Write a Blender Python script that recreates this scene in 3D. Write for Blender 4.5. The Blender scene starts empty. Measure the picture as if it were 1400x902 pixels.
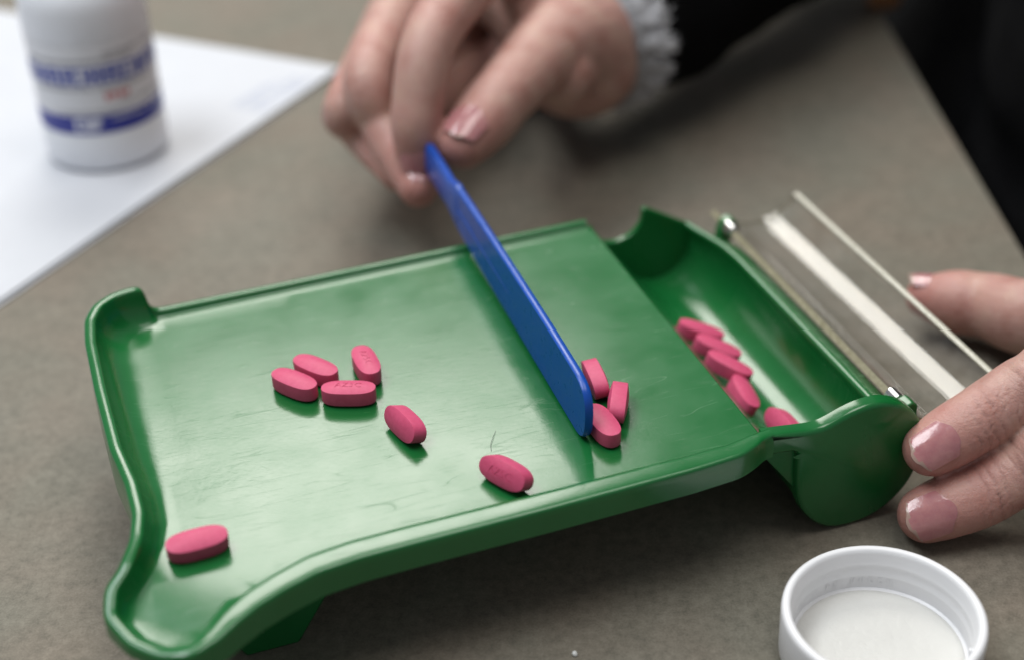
import bpy, bmesh, math, random
from mathutils import Vector, Matrix, noise
from mathutils.geometry import delaunay_2d_cdt
random.seed(7)
MM = 0.001
scn = bpy.context.scene
COL = scn.collection

# ------------------------------------------------------------------ camera
PITCH, ROLL, FPX = math.radians(33.34), math.radians(-1.797), 2050.0
H = 280.6                                   # camera height over the table, mm
_r0 = Vector((1, 0, 0)); FWD = Vector((0, math.cos(PITCH), -math.sin(PITCH))); _u0 = _r0.cross(FWD)
RT = _r0 * math.cos(ROLL) + _u0 * math.sin(ROLL); UP = -_r0 * math.sin(ROLL) + _u0 * math.cos(ROLL)
cd = bpy.data.cameras.new('camera'); cam = bpy.data.objects.new('camera', cd); COL.objects.link(cam)
m = Matrix((RT, UP, -FWD)).transposed().to_4x4(); m.translation = Vector((0, 0, H * MM)); cam.matrix_world = m
cd.sensor_width = 36.0; cd.lens = FPX / 1400 * 36; cd.clip_start = 0.01; cd.clip_end = 30
cd.dof.use_dof = True; cd.dof.focus_distance = 0.402; cd.dof.aperture_fstop = 5.0; cd.dof.aperture_blades = 9
scn.camera = cam

# ------------------------------------------------------------------ light
wd = bpy.data.worlds.new('World'); scn.world = wd; wd.use_nodes = True
wd.node_tree.nodes['Background'].inputs[0].default_value = (0.93, 0.96, 1.0, 1)
wd.node_tree.nodes['Background'].inputs[1].default_value = 0.24


def panel(name, loc, sx, sy, power, col):
    ld = bpy.data.lights.new(name, 'AREA'); ld.shape = 'RECTANGLE'; ld.size = sx; ld.size_y = sy
    ld.energy = power; ld.color = col
    o = bpy.data.objects.new(name, ld); COL.objects.link(o); o.location = loc
    return o


panel('ceiling_lamp', (-0.29, 1.94, 1.60), 0.86, 1.28, 35, (1.0, 0.975, 0.91))
panel('ceiling_lamp', (-0.75, 0.45, 1.60), 0.62, 1.1, 22, (0.93, 0.97, 1.0))
panel('ceiling_lamp', (0.30, 0.35, 1.60), 0.6, 0.9, 9, (1.0, 0.97, 0.92))
scn.view_settings.view_transform = 'Standard'; scn.view_settings.look = 'None'
scn.view_settings.exposure = 0.0; scn.view_settings.gamma = 1.0
scn.cycles.max_bounces = 10; scn.cycles.transparent_max_bounces = 16
scn.cycles.use_denoising = True
scn.cycles.sample_clamp_indirect = 6.0

# ------------------------------------------------------------------ frames and helpers
CAMP = Vector((0, 0, H))


def px(x, y, z):
    """point of the place seen at photo pixel (x, y) at height z mm"""
    d = FWD + RT * ((x - 700) / FPX) - UP * ((y - 451) / FPX)
    return CAMP + d * ((z - H) / d.z)


YAW = 0.32086087
U = Vector((math.cos(YAW), math.sin(YAW), 0)); V = Vector((-math.sin(YAW), math.cos(YAW), 0))
ZT = 36.716
ORG = Vector((-80.7, 267.4, 0))


def tw(x, y, z):
    """tray coordinates (z above the tray floor) to world mm"""
    return ORG + U * x + V * y + Vector((0, 0, z + ZT))


def mesh_obj(name, bm, mats, parent=None, smooth=True, angle=None):
    me = bpy.data.meshes.new(name)
    bmesh.ops.recalc_face_normals(bm, faces=bm.faces)
    bm.to_mesh(me); bm.free()
    return link_mesh(name, me, mats, parent, smooth, angle)


def link_mesh(name, me, mats, parent=None, smooth=True, angle=None):
    o = bpy.data.objects.new(name, me)
    for mt in (mats if isinstance(mats, (list, tuple)) else [mats]):
        if len(me.materials) < 8:
            me.materials.append(mt)
    if smooth:
        for p in me.polygons: p.use_smooth = True
        if angle:
            bm = bmesh.new(); bm.from_mesh(me)
            for e in bm.edges:
                if len(e.link_faces) == 2 and e.calc_face_angle(0) > math.radians(angle): e.smooth = False
            bm.to_mesh(me); bm.free()
    COL.objects.link(o)
    if parent: o.parent = parent
    return o


def thing(name, label, cat, loc=(0, 0, 0), rz=0, group=None):
    o = bpy.data.objects.new(name, None); COL.objects.link(o); o.empty_display_size = 0.01
    o.location = loc; o.rotation_euler = (0, 0, rz)
    return tag(o, label, cat, group)


def tag(o, label, cat, group=None):
    o['label'] = label; o['category'] = cat
    if group: o['group'] = group
    return o


def loft(bm, loops, close_u=True, cap0=False, cap1=False, mi=0):
    rows = [[bm.verts.new(Vector(p) * MM) for p in lp] for lp in loops]
    n = len(rows[0])
    for a, b in zip(rows[:-1], rows[1:]):
        for i in range(n if close_u else n - 1):
            j = (i + 1) % n
            try:
                f = bm.faces.new((a[i], a[j], b[j], b[i])); f.material_index = mi
            except ValueError:
                pass
    if cap0: bm.faces.new(rows[0]).material_index = mi
    if cap1: bm.faces.new(rows[-1]).material_index = mi
    return rows


def lathe(bm, prof, n=96, c=(0, 0), mi=0):
    """prof: (radius, z) list, closed through the axis where radius is 0"""
    rows = []
    for r, z in prof:
        if r < 1e-6:
            rows.append([bm.verts.new(Vector((c[0], c[1], z)) * MM)])
        else:
            rows.append([bm.verts.new(Vector((c[0] + r * math.cos(2 * math.pi * i / n), c[1] + r * math.sin(2 * math.pi * i / n), z)) * MM) for i in range(n)])
    for a, b in zip(rows[:-1], rows[1:]):
        for i in range(n):
            j = (i + 1) % n
            if len(a) == 1 and len(b) == 1: continue
            if len(a) == 1: f = bm.faces.new((a[0], b[j], b[i]))
            elif len(b) == 1: f = bm.faces.new((a[i], a[j], b[0]))
            else: f = bm.faces.new((a[i], a[j], b[j], b[i]))
            f.material_index = mi


def catmull(pts, per=8):
    P = [Vector(p) for p in pts]; P = [P[0] * 2 - P[1]] + P + [P[-1] * 2 - P[-2]]
    out = []
    for i in range(1, len(P) - 2):
        for k in range(per):
            t = k / per; a, b, c, d = P[i - 1:i + 3]
            out.append(0.5 * ((2 * b) + (c - a) * t + (2 * a - 5 * b + 4 * c - d) * t * t + (3 * b - a - 3 * c + d) * t ** 3))
    out.append(P[-2])
    return out


def tube(bm, pts, rad, n=20, per=8, flat=1.0, nrm=None, cap=True):
    """round tube through points with one radius per point; rounded ends"""
    Q = catmull([list(p) + [r] for p, r in zip([tuple(p) for p in pts], rad)], per) if False else None
    P4 = [Vector((*p, r)) for p, r in zip([tuple(q) for q in pts], rad)]
    Q = catmull(P4, per)
    C = [Vector(q[:3]) for q in Q]; R = [q[3] for q in Q]
    T = []
    for i in range(len(C)):
        a = C[max(0, i - 1)]; b = C[min(len(C) - 1, i + 1)]
        T.append((b - a).normalized())
    if cap:
        e0 = [(C[0] - T[0] * R[0] * math.sin(t), R[0] * math.cos(t)) for t in (1.5, 1.25, .95, .6, .3)]
        e1 = [(C[-1] + T[-1] * R[-1] * math.sin(t), R[-1] * math.cos(t)) for t in (.3, .6, .95, 1.25, 1.5)]
        C = [c for c, r in e0] + C + [c for c, r in e1]
        R = [r for c, r in e0] + R + [r for c, r in e1]
        T = [T[0]] * 5 + T + [T[-1]] * 5
    ref = Vector(nrm) if nrm else Vector((0, 0, 1))
    loops = []
    for c, r, t in zip(C, R, T):
        s = ref - t * ref.dot(t)
        if s.length < 1e-4: s = Vector((1, 0, 0)) - t * t.x
        s.normalize(); w = t.cross(s)
        loops.append([c + w * (r * math.cos(2 * math.pi * k / n)) + s * (r * flat * math.sin(2 * math.pi * k / n)) for k in range(n)])
    loft(bm, loops, True, True, True)


def limb(bm, pts, rad, n=0):
    """sphere-swept limb through points with one radius per point, to be fused by remeshing"""
    Q = catmull([Vector((*q, r)) for q, r in zip([tuple(p) for p in pts], rad)], 24)
    last = None
    for q in Q:
        c = Vector(q[:3]); r = q[3]
        if last is not None and (c - last).length < r * .16 and q is not Q[-1]: continue
        last = c
        bmesh.ops.create_icosphere(bm, subdivisions=3, radius=r * MM, matrix=Matrix.Translation(c * MM))


def remeshed(name, bm, voxel, mats, parent, smooth_it=6, factor=0.5):
    me = bpy.data.meshes.new(name + '_raw'); bmesh.ops.recalc_face_normals(bm, faces=bm.faces); bm.to_mesh(me); bm.free()
    o = bpy.data.objects.new(name + '_raw', me); COL.objects.link(o)
    md = o.modifiers.new('r', 'REMESH'); md.mode = 'VOXEL'; md.voxel_size = voxel * MM
    sm = o.modifiers.new('s', 'SMOOTH'); sm.iterations = smooth_it; sm.factor = factor
    dg = bpy.context.evaluated_depsgraph_get()
    me2 = bpy.data.meshes.new_from_object(o.evaluated_get(dg))
    bpy.data.objects.remove(o); bpy.data.meshes.remove(me)
    me2.name = name
    return me2


# ------------------------------------------------------------------ materials
def mat(name, col, rough=0.5, **kw):
    mt = bpy.data.materials.new(name); mt.use_nodes = True
    b = mt.node_tree.nodes['Principled BSDF']
    b.inputs['Base Color'].default_value = (*col, 1); b.inputs['Roughness'].default_value = rough
    for k, v in kw.items(): b.inputs[k.replace('_', ' ')].default_value = v
    return mt


class NT:
    def __init__(s, mt):
        s.t = mt.node_tree; s.b = s.t.nodes['Principled BSDF']

    def n(s, typ, **kw):
        nd = s.t.nodes.new(typ)
        for k, v in kw.items():
            if k in nd.bl_rna.properties: setattr(nd, k, v)
            else:
                key = k.replace('_', ' ')
                nd.inputs[key].default_value = v
        return nd

    def l(s, a, b): s.t.links.new(a, b)

    def coord(s, scale=(1, 1, 1), rot=(0, 0, 0), kind='Object'):
        c = s.n('ShaderNodeTexCoord'); mp = s.n('ShaderNodeMapping')
        mp.inputs['Scale'].default_value = scale; mp.inputs['Rotation'].default_value = rot
        s.l(c.outputs[kind], mp.inputs['Vector']); return mp.outputs['Vector']

    def noise(s, vec, scale, detail=3, rough=.55, dist=0):
        nd = s.n('ShaderNodeTexNoise'); nd.inputs['Scale'].default_value = scale; nd.inputs['Detail'].default_value = detail
        nd.inputs['Roughness'].default_value = rough; nd.inputs['Distortion'].default_value = dist
        s.l(vec, nd.inputs['Vector']); return nd.outputs['Fac']

    def ramp(s, fac, stops):
        r = s.n('ShaderNodeValToRGB'); e = r.color_ramp.elements
        while len(e) < len(stops): e.new(0.5)
        for el, (p, c) in zip(e, stops):
            el.position = p; el.color = (*c, 1) if len(c) == 3 else c
        s.l(fac, r.inputs['Fac']); return r.outputs['Color']

    def rng(s, fac, a, b, c, d):
        r = s.n('ShaderNodeMapRange'); r.inputs[1].default_value = a; r.inputs[2].default_value = b
        r.inputs[3].default_value = c; r.inputs[4].default_value = d; s.l(fac, r.inputs[0]); return r.outputs[0]

    def math(s, op, a, b=None):
        m_ = s.n('ShaderNodeMath', operation=op)
        for i, v in enumerate((a, b)):
            if v is None: continue
            if isinstance(v, (int, float)): m_.inputs[i].default_value = v
            else: s.l(v, m_.inputs[i])
        return m_.outputs[0]

    def bump(s, h, strength, dist, prev=None):
        b = s.n('ShaderNodeBump'); b.inputs['Strength'].default_value = strength; b.inputs['Distance'].default_value = dist
        s.l(h, b.inputs['Height'])
        if prev: s.l(prev, b.inputs['Normal'])
        return b.outputs['Normal']


def make_green():
    mt = mat('green_plastic', (0.012, 0.135, 0.034), 0.2, IOR=1.57); g = NT(mt)
    v = g.coord()
    hazy = g.noise(v, 60, 4, .6)
    fine = g.noise(v, 900, 3, .6)
    # hairline scratches: thin contour lines of slow noise, broken up by a second noise
    scr = None
    for i, (a, sx, sy, w) in enumerate(((0.3, 9, 130, .006), (1.3, 8, 110, .005), (2.3, 10, 150, .007), (0.8, 14, 120, .006), (1.9, 10, 170, .006))):
        q = g.noise(g.coord((sx, sy, 1), (0, 0, a)), 1.0, 1, .4, .15)
        q = g.rng(g.math('ABSOLUTE', g.math('SUBTRACT', q, .5)), 0, w, 1, 0)
        q = g.math('MULTIPLY', q, g.rng(g.noise(g.coord((1, 1, 1), (0, 0, a + 1)), 70 + 17 * i, 2), .5, .62, 0, 1))
        scr = q if scr is None else g.math('MAXIMUM', scr, q)
    col = g.ramp(hazy, [(0.3, (0.007, 0.118, 0.026)), (0.75, (0.010, 0.136, 0.034))])
    g.l(col, g.b.inputs['Base Color'])
    r = g.math('ADD', g.rng(hazy, .3, .7, .16, .24), g.math('MULTIPLY', scr, .10))
    g.l(r, g.b.inputs['Roughness'])
    peel = g.noise(v, 260, 3, .55, .6)
    peel2 = g.noise(v, 95, 2, .5)
    vd = g.n('ShaderNodeVectorMath', operation='DISTANCE'); g.l(v, vd.inputs[0]); vd.inputs[1].default_value = (.022, .030, .0367)
    patch = g.math('MULTIPLY', g.rng(vd.outputs['Value'], .008, .042, 1, .12), g.rng(g.noise(v, 40, 2), .4, .6, .3, 1))
    b = g.bump(g.math('MULTIPLY', g.noise(v, 330, 4, .6, 1.0), patch), .09, .0006); b = g.bump(peel2, .018, .001, b); b = g.bump(scr, .10, .00006, b)
    b = g.bump(fine, .06, .0002, b)
    g.l(b, g.b.inputs['Normal'])
    return mt


def make_pink():
    mt = mat('pink_coating', (0.72, 0.085, 0.215), 0.5, IOR=1.4); g = NT(mt); v = g.coord()
    n = g.noise(v, 700, 3, .6); n2 = g.noise(v, 3200, 2, .6)
    g.l(g.ramp(n, [(.3, (0.56, .072, .160)), (.7, (.62, .090, .19))]), g.b.inputs['Base Color'])
    b = g.bump(n2, .12, .0002); b = g.bump(n, .1, .0004, b); g.l(b, g.b.inputs['Normal'])
    g.b.inputs['Subsurface Weight'].default_value = 0.12; g.b.inputs['Subsurface Radius'].default_value = (.0012, .0004, .0005)
    g.b.inputs['Subsurface Scale'].default_value = 1
    return mt


def make_table():
    mt = mat('grey_brown_laminate', (0.18, .165, .14), 0.62); g = NT(mt); v = g.coord()
    a = g.noise(v, 330, 4, .7); b_ = g.noise(v, 1500, 3, .7); c = g.noise(v, 14, 3, .5); d = g.noise(v, 120, 3, .6)
    f = g.math('ADD', g.math('MULTIPLY', a, .45), g.math('ADD', g.math('MULTIPLY', b_, .35), g.math('MULTIPLY', d, .2)))
    c1 = g.ramp(f, [(.38, (.125, .114, .092)), (.5, (.180, .160, .129)), (.62, (.227, .204, .167))])
    hue = g.ramp(g.noise(v, 26, 2, .5), [(.35, (.96, 1.0, .99)), (.65, (1.04, 1.0, .98))])
    mx = g.n('ShaderNodeMix', data_type='RGBA', blend_type='MULTIPLY'); mx.inputs[0].default_value = 1
    g.l(c1, mx.inputs[6]); g.l(hue, mx.inputs[7])
    g.l(mx.outputs[2], g.b.inputs['Base Color'])
    g.l(g.rng(c, .3, .7, .55, .7), g.b.inputs['Roughness'])
    bb = g.bump(b_, .25, .0002); bb = g.bump(a, .2, .0003, bb); g.l(bb, g.b.inputs['Normal'])
    g.b.inputs['Specular IOR Level'].default_value = .3
    return mt


def make_white(name, col, rough, bs=300, bstr=.06, sss=0.1):
    mt = mat(name, col, rough); g = NT(mt); v = g.coord()
    n = g.noise(v, bs, 4, .6)
    g.l(g.bump(n, bstr, 0.0005 if bstr > .8 else .0004), g.b.inputs['Normal'])
    n2 = g.noise(v, 40, 3)
    g.l(g.ramp(n2, [(.3, tuple(c * .96 for c in col)), (.7, col)]), g.b.inputs['Base Color'])
    if sss:
        g.b.inputs['Subsurface Weight'].default_value = sss; g.b.inputs['Subsurface Radius'].default_value = (.002, .002, .002)
        g.b.inputs['Subsurface Scale'].default_value = 1
    return mt


def make_skin(name, tone=1.0, pink=0.0):
    mt = mat(name, (.55, .34, .28), .42); g = NT(mt); v = g.coord()
    blotch = g.noise(v, 90, 4, .6); pore = g.noise(v, 1700, 3, .6)
    c1 = g.ramp(blotch, [(.28, (.42 * tone, .205 * tone, .165 * tone)), (.5, (.52 * tone, .30 * tone, .255 * tone)), (.72, (.57 * tone, .365 * tone, .295 * tone))])
    at = g.n('ShaderNodeAttribute', attribute_name='flush')
    mx = g.n('ShaderNodeMix', data_type='RGBA'); g.l(g.math('MULTIPLY', at.outputs['Fac'], .8), mx.inputs[0])
    g.l(c1, mx.inputs[6]); mx.inputs[7].default_value = (.50 * tone, .19 * tone, .165 * tone, 1)
    g.l(mx.outputs[2], g.b.inputs['Base Color'])
    g.l(g.rng(pore, .3, .7, .34, .52), g.b.inputs['Roughness'])
    vo = g.n('ShaderNodeTexVoronoi', feature='DISTANCE_TO_EDGE'); vo.inputs['Scale'].default_value = 950
    g.l(v, vo.inputs['Vector'])
    line = g.rng(vo.outputs['Distance'], 0, .12, 0, 1)
    b = g.bump(line, .2, .0002); b = g.bump(pore, .45, .0003, b); b = g.bump(g.noise(v, 480, 4, .65), .42, .0005, b); b = g.bump(blotch, .2, .0006, b)
    g.l(b, g.b.inputs['Normal'])
    g.b.inputs['Subsurface Weight'].default_value = .25; g.b.inputs['Subsurface Radius'].default_value = (.003, .0012, .0007)
    g.b.inputs['Subsurface Scale'].default_value = 1
    return mt


def make_clear():
    """clear acrylic: see-through, with a gloss that grows towards grazing angles"""
    mt = bpy.data.materials.new('clear_acrylic'); mt.use_nodes = True; t = mt.node_tree; t.nodes.clear()
    out = t.nodes.new('ShaderNodeOutputMaterial'); tr = t.nodes.new('ShaderNodeBsdfTransparent'); tr.inputs[0].default_value = (.985, .985, .98, 1)
    gl = t.nodes.new('ShaderNodeBsdfGlossy'); gl.inputs['Roughness'].default_value = .035
    lw = t.nodes.new('ShaderNodeLayerWeight'); lw.inputs['Blend'].default_value = .5
    pw = t.nodes.new('ShaderNodeMath'); pw.operation = 'POWER'; pw.inputs[1].default_value = 5; t.links.new(lw.outputs['Facing'], pw.inputs[0])
    fr = t.nodes.new('ShaderNodeMapRange'); fr.inputs[3].default_value = .04; fr.inputs[4].default_value = .9; t.links.new(pw.outputs[0], fr.inputs[0])
    df = t.nodes.new('ShaderNodeBsdfDiffuse'); df.inputs[0].default_value = (.75, .73, .66, 1)
    tc = t.nodes.new('ShaderNodeTexCoord'); nz = t.nodes.new('ShaderNodeTexNoise'); nz.inputs['Scale'].default_value = 120; nz.inputs['Detail'].default_value = 5
    t.links.new(tc.outputs['Object'], nz.inputs['Vector'])
    mr = t.nodes.new('ShaderNodeMapRange'); mr.inputs[1].default_value = .35; mr.inputs[2].default_value = .8; mr.inputs[3].default_value = .0; mr.inputs[4].default_value = .05
    t.links.new(nz.outputs['Fac'], mr.inputs[0])
    bp = t.nodes.new('ShaderNodeBump'); bp.inputs['Strength'].default_value = .05; bp.inputs['Distance'].default_value = .0006
    t.links.new(nz.outputs['Fac'], bp.inputs['Height']); t.links.new(bp.outputs[0], gl.inputs['Normal'])
    m1 = t.nodes.new('ShaderNodeMixShader'); m2 = t.nodes.new('ShaderNodeMixShader')
    t.links.new(mr.outputs[0], m1.inputs[0]); t.links.new(tr.outputs[0], m1.inputs[1]); t.links.new(df.outputs[0], m1.inputs[2])
    t.links.new(fr.outputs[0], m2.inputs[0]); t.links.new(m1.outputs[0], m2.inputs[1]); t.links.new(gl.outputs[0], m2.inputs[2])
    t.links.new(m2.outputs[0], out.inputs[0])
    return mt


def make_acrylic_edge(nm, c0, c1):
    mt = mat(nm, c0, .25); g = NT(mt); v = g.coord()
    g.b.inputs['Transmission Weight'].default_value = .35
    n = g.noise(v, 500, 3); g.l(g.ramp(n, [(.3, c0), (.7, c1)]), g.b.inputs['Base Color'])
    return mt


def make_blue():
    mt = mat('blue_plastic', (.010, .050, .40), .3); g = NT(mt); v = g.coord()
    n = g.noise(v, 350, 4, .6); g.l(g.ramp(n, [(.3, (.003, .064, .37)), (.7, (.004, .074, .42))]), g.b.inputs['Base Color'])
    g.l(g.bump(n, .08, .0004), g.b.inputs['Normal']); g.l(g.rng(n, .3, .7, .25, .38), g.b.inputs['Roughness'])
    return mt


def make_cloth(name, c0, c1, scale, rough=.9):
    mt = mat(name, c0, rough); g = NT(mt); v = g.coord()
    w = g.noise(v, scale, 4, .7); g.l(g.ramp(w, [(.35, c0), (.7, c1)]), g.b.inputs['Base Color'])
    g.l(g.bump(w, .5, .0006), g.b.inputs['Normal']); g.b.inputs['Specular IOR Level'].default_value = .06
    return mt


def make_nail():
    mt = mat('nail', (.45, .2, .2), .16); g = NT(mt); v = g.coord()
    n = g.noise(v, 260, 4, .6); g.l(g.ramp(n, [(.3, (.38, .15, .165)), (.7, (.47, .22, .215))]), g.b.inputs['Base Color'])
    b = g.bump(n, .28, .0005); b = g.bump(g.noise(v, 1100, 3, .6), .14, .0003, b); g.l(b, g.b.inputs['Normal'])
    g.b.inputs['Subsurface Weight'].default_value = .2; g.b.inputs['Subsurface Radius'].default_value = (.002, .0008, .0006); g.b.inputs['Subsurface Scale'].default_value = 1
    g.b.inputs['Coat Weight'].default_value = .5; g.b.inputs['Coat Roughness'].default_value = .08
    return mt


GREEN = make_green(); PINK = make_pink(); TABLE = make_table()
PAPER = make_white('white_paper', (.57, .585, .625), .7, 700, .05, 0)
BOTTLE = make_white('white_bottle_plastic', (.76, .78, .83), .35)
CAPM = make_white('white_cap_plastic', (.80, .80, .82), .38, 220, .05)
LINER = make_white('cap_liner', (.62, .615, .59), .33, 150, .82, .05)
LABEL = make_white('label_paper', (.70, .71, .75), .45, 500, .04, 0)
NAVY = mat('navy_print', (.012, .022, .27), .4); BLUEP = mat('blue_print', (.05, .075, .36), .45)
REDP = mat('red_print', (.52, .12, .13), .45); GREYP = mat('grey_print', (.16, .16, .19), .5)
WHITEP = mat('white_print', (.72, .74, .80), .45); PALEP = mat('pale_blue_print', (.42, .47, .62), .6)
SKIN = make_skin('skin', .92); NAIL = make_nail(); NAILT = mat('nail_tip', (.37, .25, .21), .2)
CLEAR = make_clear(); EDGE = make_acrylic_edge('hinge_edge', (.26, .24, .15), (.40, .37, .25)); EDGE2 = make_acrylic_edge('acrylic_edge', (.50, .48, .38), (.66, .64, .54)); BLUE = make_blue()
BLACK = make_cloth('black_knit', (.0035, .0035, .004), (.008, .008, .009), 600)
LACE = make_cloth('white_fringe', (.60, .60, .63), (.74, .74, .77), 900)
METAL = mat('steel_pin', (.7, .7, .7), .2, Metallic=1.0)
FLOORM = make_cloth('dark_floor', (.008, .008, .008), (.012, .012, .012), 20)
HAIRM = mat('hair', (.02, .03, .02), .4); CRUMB = make_white('crumb', (.75, .76, .74), .5)
TAN = make_white('tan_wood', (.42, .20, .09), .5, 200, .1)
SCAB = mat('red_skin', (.42, .07, .07), .4)

# ------------------------------------------------------------------ setting: floor, table
bm = bmesh.new()
for p in ((-3, -2.5), (3, -2.5), (3, 5), (-3, 5)): bm.verts.new((p[0], p[1], -.76))
bm.faces.new(bm.verts)
fl = mesh_obj('floor', bm, FLOORM); fl['kind'] = 'structure'

bm = bmesh.new()
x1 = 187
prof = [(x1 - 2, 0), (x1 - .6, -.6), (x1, -2), (x1, -26), (x1 - 2, -28)]
tl = [[(-900, y, 0)] + [(a, y, b) for a, b in prof] + [(-900, y, -28)] for y in (-260, 1100)]
loft(bm, tl, True, True, True)
tb = thing('table', 'grey brown speckled laminate table top under everything', 'table')
mesh_obj('tabletop', bm, TABLE, tb, True, 30)
for lx, ly in ((-850, -210), (140, -210), (-850, 1050), (140, 1050)):
    bm = bmesh.new()
    loft(bm, [[(lx - 22, ly - 22, z), (lx + 22, ly - 22, z), (lx + 22, ly + 22, z), (lx - 22, ly + 22, z)] for z in (-760, -28)], True, True, True)
    mesh_obj('leg', bm, FLOORM, tb, False)

# ------------------------------------------------------------------ tray
tray = thing('pill_counting_tray', 'green plastic pill counting tray with pouring spout and side trough', 'tray', ORG * MM, YAW)
B = ZT                                        # tray floor height inside the tray's own frame
rows = [  # floor edge x,y | crest inner x,y,z | thickness | skirt z
    (153.5, .4, 155, -.4, 2.1, 3.4, -4.4), (151, .2, 151.5, -.9, 2.2, 3.6, -4.4), (147.5, -.3, 147.8, -2.0, 2.2, 4.6, -4.6), (143, -.7, 143, -2.9, 2.1, 5.6, -4.8), (130, -.9, 130, -3.2, 2.0, 6.2, -5), (90, -1, 90, -3.5, 2.0, 6.8, -5), (55, -1, 55, -3.6, 2.0, 7.0, -5),
    (42, -1.2, 41, -4.0, 2.1, 7.0, -5), (31, -2.6, 29.5, -5.7, 2.2, 6.8, -5), (22.5, -6, 20.5, -9.2, 2.2, 6.4, -5), (15.5, -10, 12.6, -13.2, 2.2, 6.0, -5),
    (9.5, -14.5, 6.8, -17.6, 2.0, 5.4, -5), (5, -18, 2.6, -21.8, 1.5, 4.4, -5),
    (0, -19.5, -2, -24.8, 1.1, 3.2, -3), (-5, -18, -7.5, -22, .3, 3.0, -2.6), (-9.5, -13.5, -12.5, -16.5, .3, 3.0, -2.6), (-12, -7.5, -16, -8.2, 1.3, 3.0, -3),
    (-9.5, -.5, -14.6, -2.6, 3.6, 3.2, -4.6), (-5, 6.5, -10.6, 1.5, 5.4, 3.2, -4), (-1.0, 15, -6.6, 9.5, 6.8, 3.2, -4), (1.2, 24, -4.8, 18, 7.8, 3.2, -4),
    (1.8, 36, -5.0, 29.5, 8.7, 3.2, -4), (2.2, 52, -6.9, 45, 9.4, 3.2, -4), (2.8, 76, -7.6, 72, 9.9, 3.2, -4), (3.6, 97, -7.6, 96, 10.2, 3.2, -4),
    (4.8, 106, -6.6, 107, 10.3, 3.2, -4), (7.0, 110.8, -3.8, 113.2, 10.5, 3.2, -4), (8.6, 112.5, 0.5, 116.5, 10.6, 3.1, -4), (9.6, 113.4, 5, 117.8, 10.6, 3.0, -4),
    (10.2, 114, 7.6, 118.2, 10.4, 3.0, -4), (10.8, 114.6, 8.4, 118.3, 10.0, 3.0, -4), (11.2, 115, 8.9, 118.3, 8.6, 3.0, -4), (11.6, 115.4, 9.6, 118.3, 4.2, 3.0, -4), (12.2, 115.8, 10.4, 118.3, 2.0, 2.9, -4), (14.5, 116, 13.0, 118.3, 1.6, 2.8, -4),
    (60, 116.8, 60, 119.3, 1.5, 2.6, -4), (110, 117.8, 110, 120.3, 1.5, 2.6, -4), (152.4, 118.6, 152.4, 121.2, 1.5, 2.6, -4)]


def resample(rows, step):
    out = []
    for a, b in zip(rows[:-1], rows[1:]):
        L = max(math.dist(a[:2], b[:2]), math.dist(a[2:5], b[2:5])); n = max(1, round(L / step))
        out += [tuple(x + (y - x) * k / n for x, y in zip(a, b)) for k in range(n)]
    out.append(rows[-1]); return out


st = resample(rows, 1.2)
for _ in range(2):
    st = [st[0]] + [tuple(.25 * a + .5 * b + .25 * c for a, b, c in zip(st[i - 1], st[i], st[i + 1])) for i in range(1, len(st) - 1)] + [st[-1]]


def floor_z(x, y):
    # the floor sinks a little along the spout
    d = (-(x - 6) - (y - 2)) / math.sqrt(2)
    return -3.2 * max(0, min(1, d / 22)) ** 1.3


bm = bmesh.new(); grid = []
ns = len(st)
for i, s in enumerate(st):
    a, b = st[max(0, i - 1)], st[min(ns - 1, i + 1)]
    t = Vector((b[2] - a[2], b[3] - a[3], 0)).normalized(); o = Vector((-t.y, t.x, 0))
    F = Vector((s[0], s[1], floor_z(s[0], s[1]))); T = Vector((s[2], s[3], s[4])); th = s[5]; sk = s[6]
    col = []
    for k in range(9):                        # concave fillet from the floor to the crest
        q = math.pi / 2 * k / 8
        xy = F.lerp(T, math.sin(q)); z = F.z + (T.z - F.z) * (1 - math.cos(q))
        col.append(Vector((xy.x, xy.y, z)))
    ch = min(.24 * th, .9); ex = 1 if th < 4 else .6
    for q in (158, 135, 112, 90, 68, 45, 22, 0):       # rounded crest, flatter where the rim is wide
        c = T + o * (th / 2); cq, sq = math.cos(math.radians(q)), math.sin(math.radians(q))
        col.append(c + o * (th / 2 * math.copysign(abs(cq) ** ex, cq)) + Vector((0, 0, ch * sq ** ex - (.05 * th * (.5 + .5 * cq) if th > 4 else 0))))
    e = T + o * th
    col.append(Vector((e.x, e.y, 0)) + o * .15 + Vector((0, 0, min(T.z - .8, 0) * .5)))
    col.append(Vector((e.x, e.y, sk)) + o * .3)
    col.append(Vector((e.x, e.y, sk)) - o * (th * .35))
    col.append(Vector((F.x, F.y, F.z - 2.6)) + o * 1.0)
    grid.append([bm.verts.new((p + Vector((0, 0, B))) * MM) for p in col])
nc = len(grid[0])
for a, b in zip(grid[:-1], grid[1:]):
    for i in range(nc - 1): bm.faces.new((a[i], b[i], b[i + 1], a[i + 1]))
for g_ in (grid[0], grid[-1]): bm.faces.new(g_)
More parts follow.
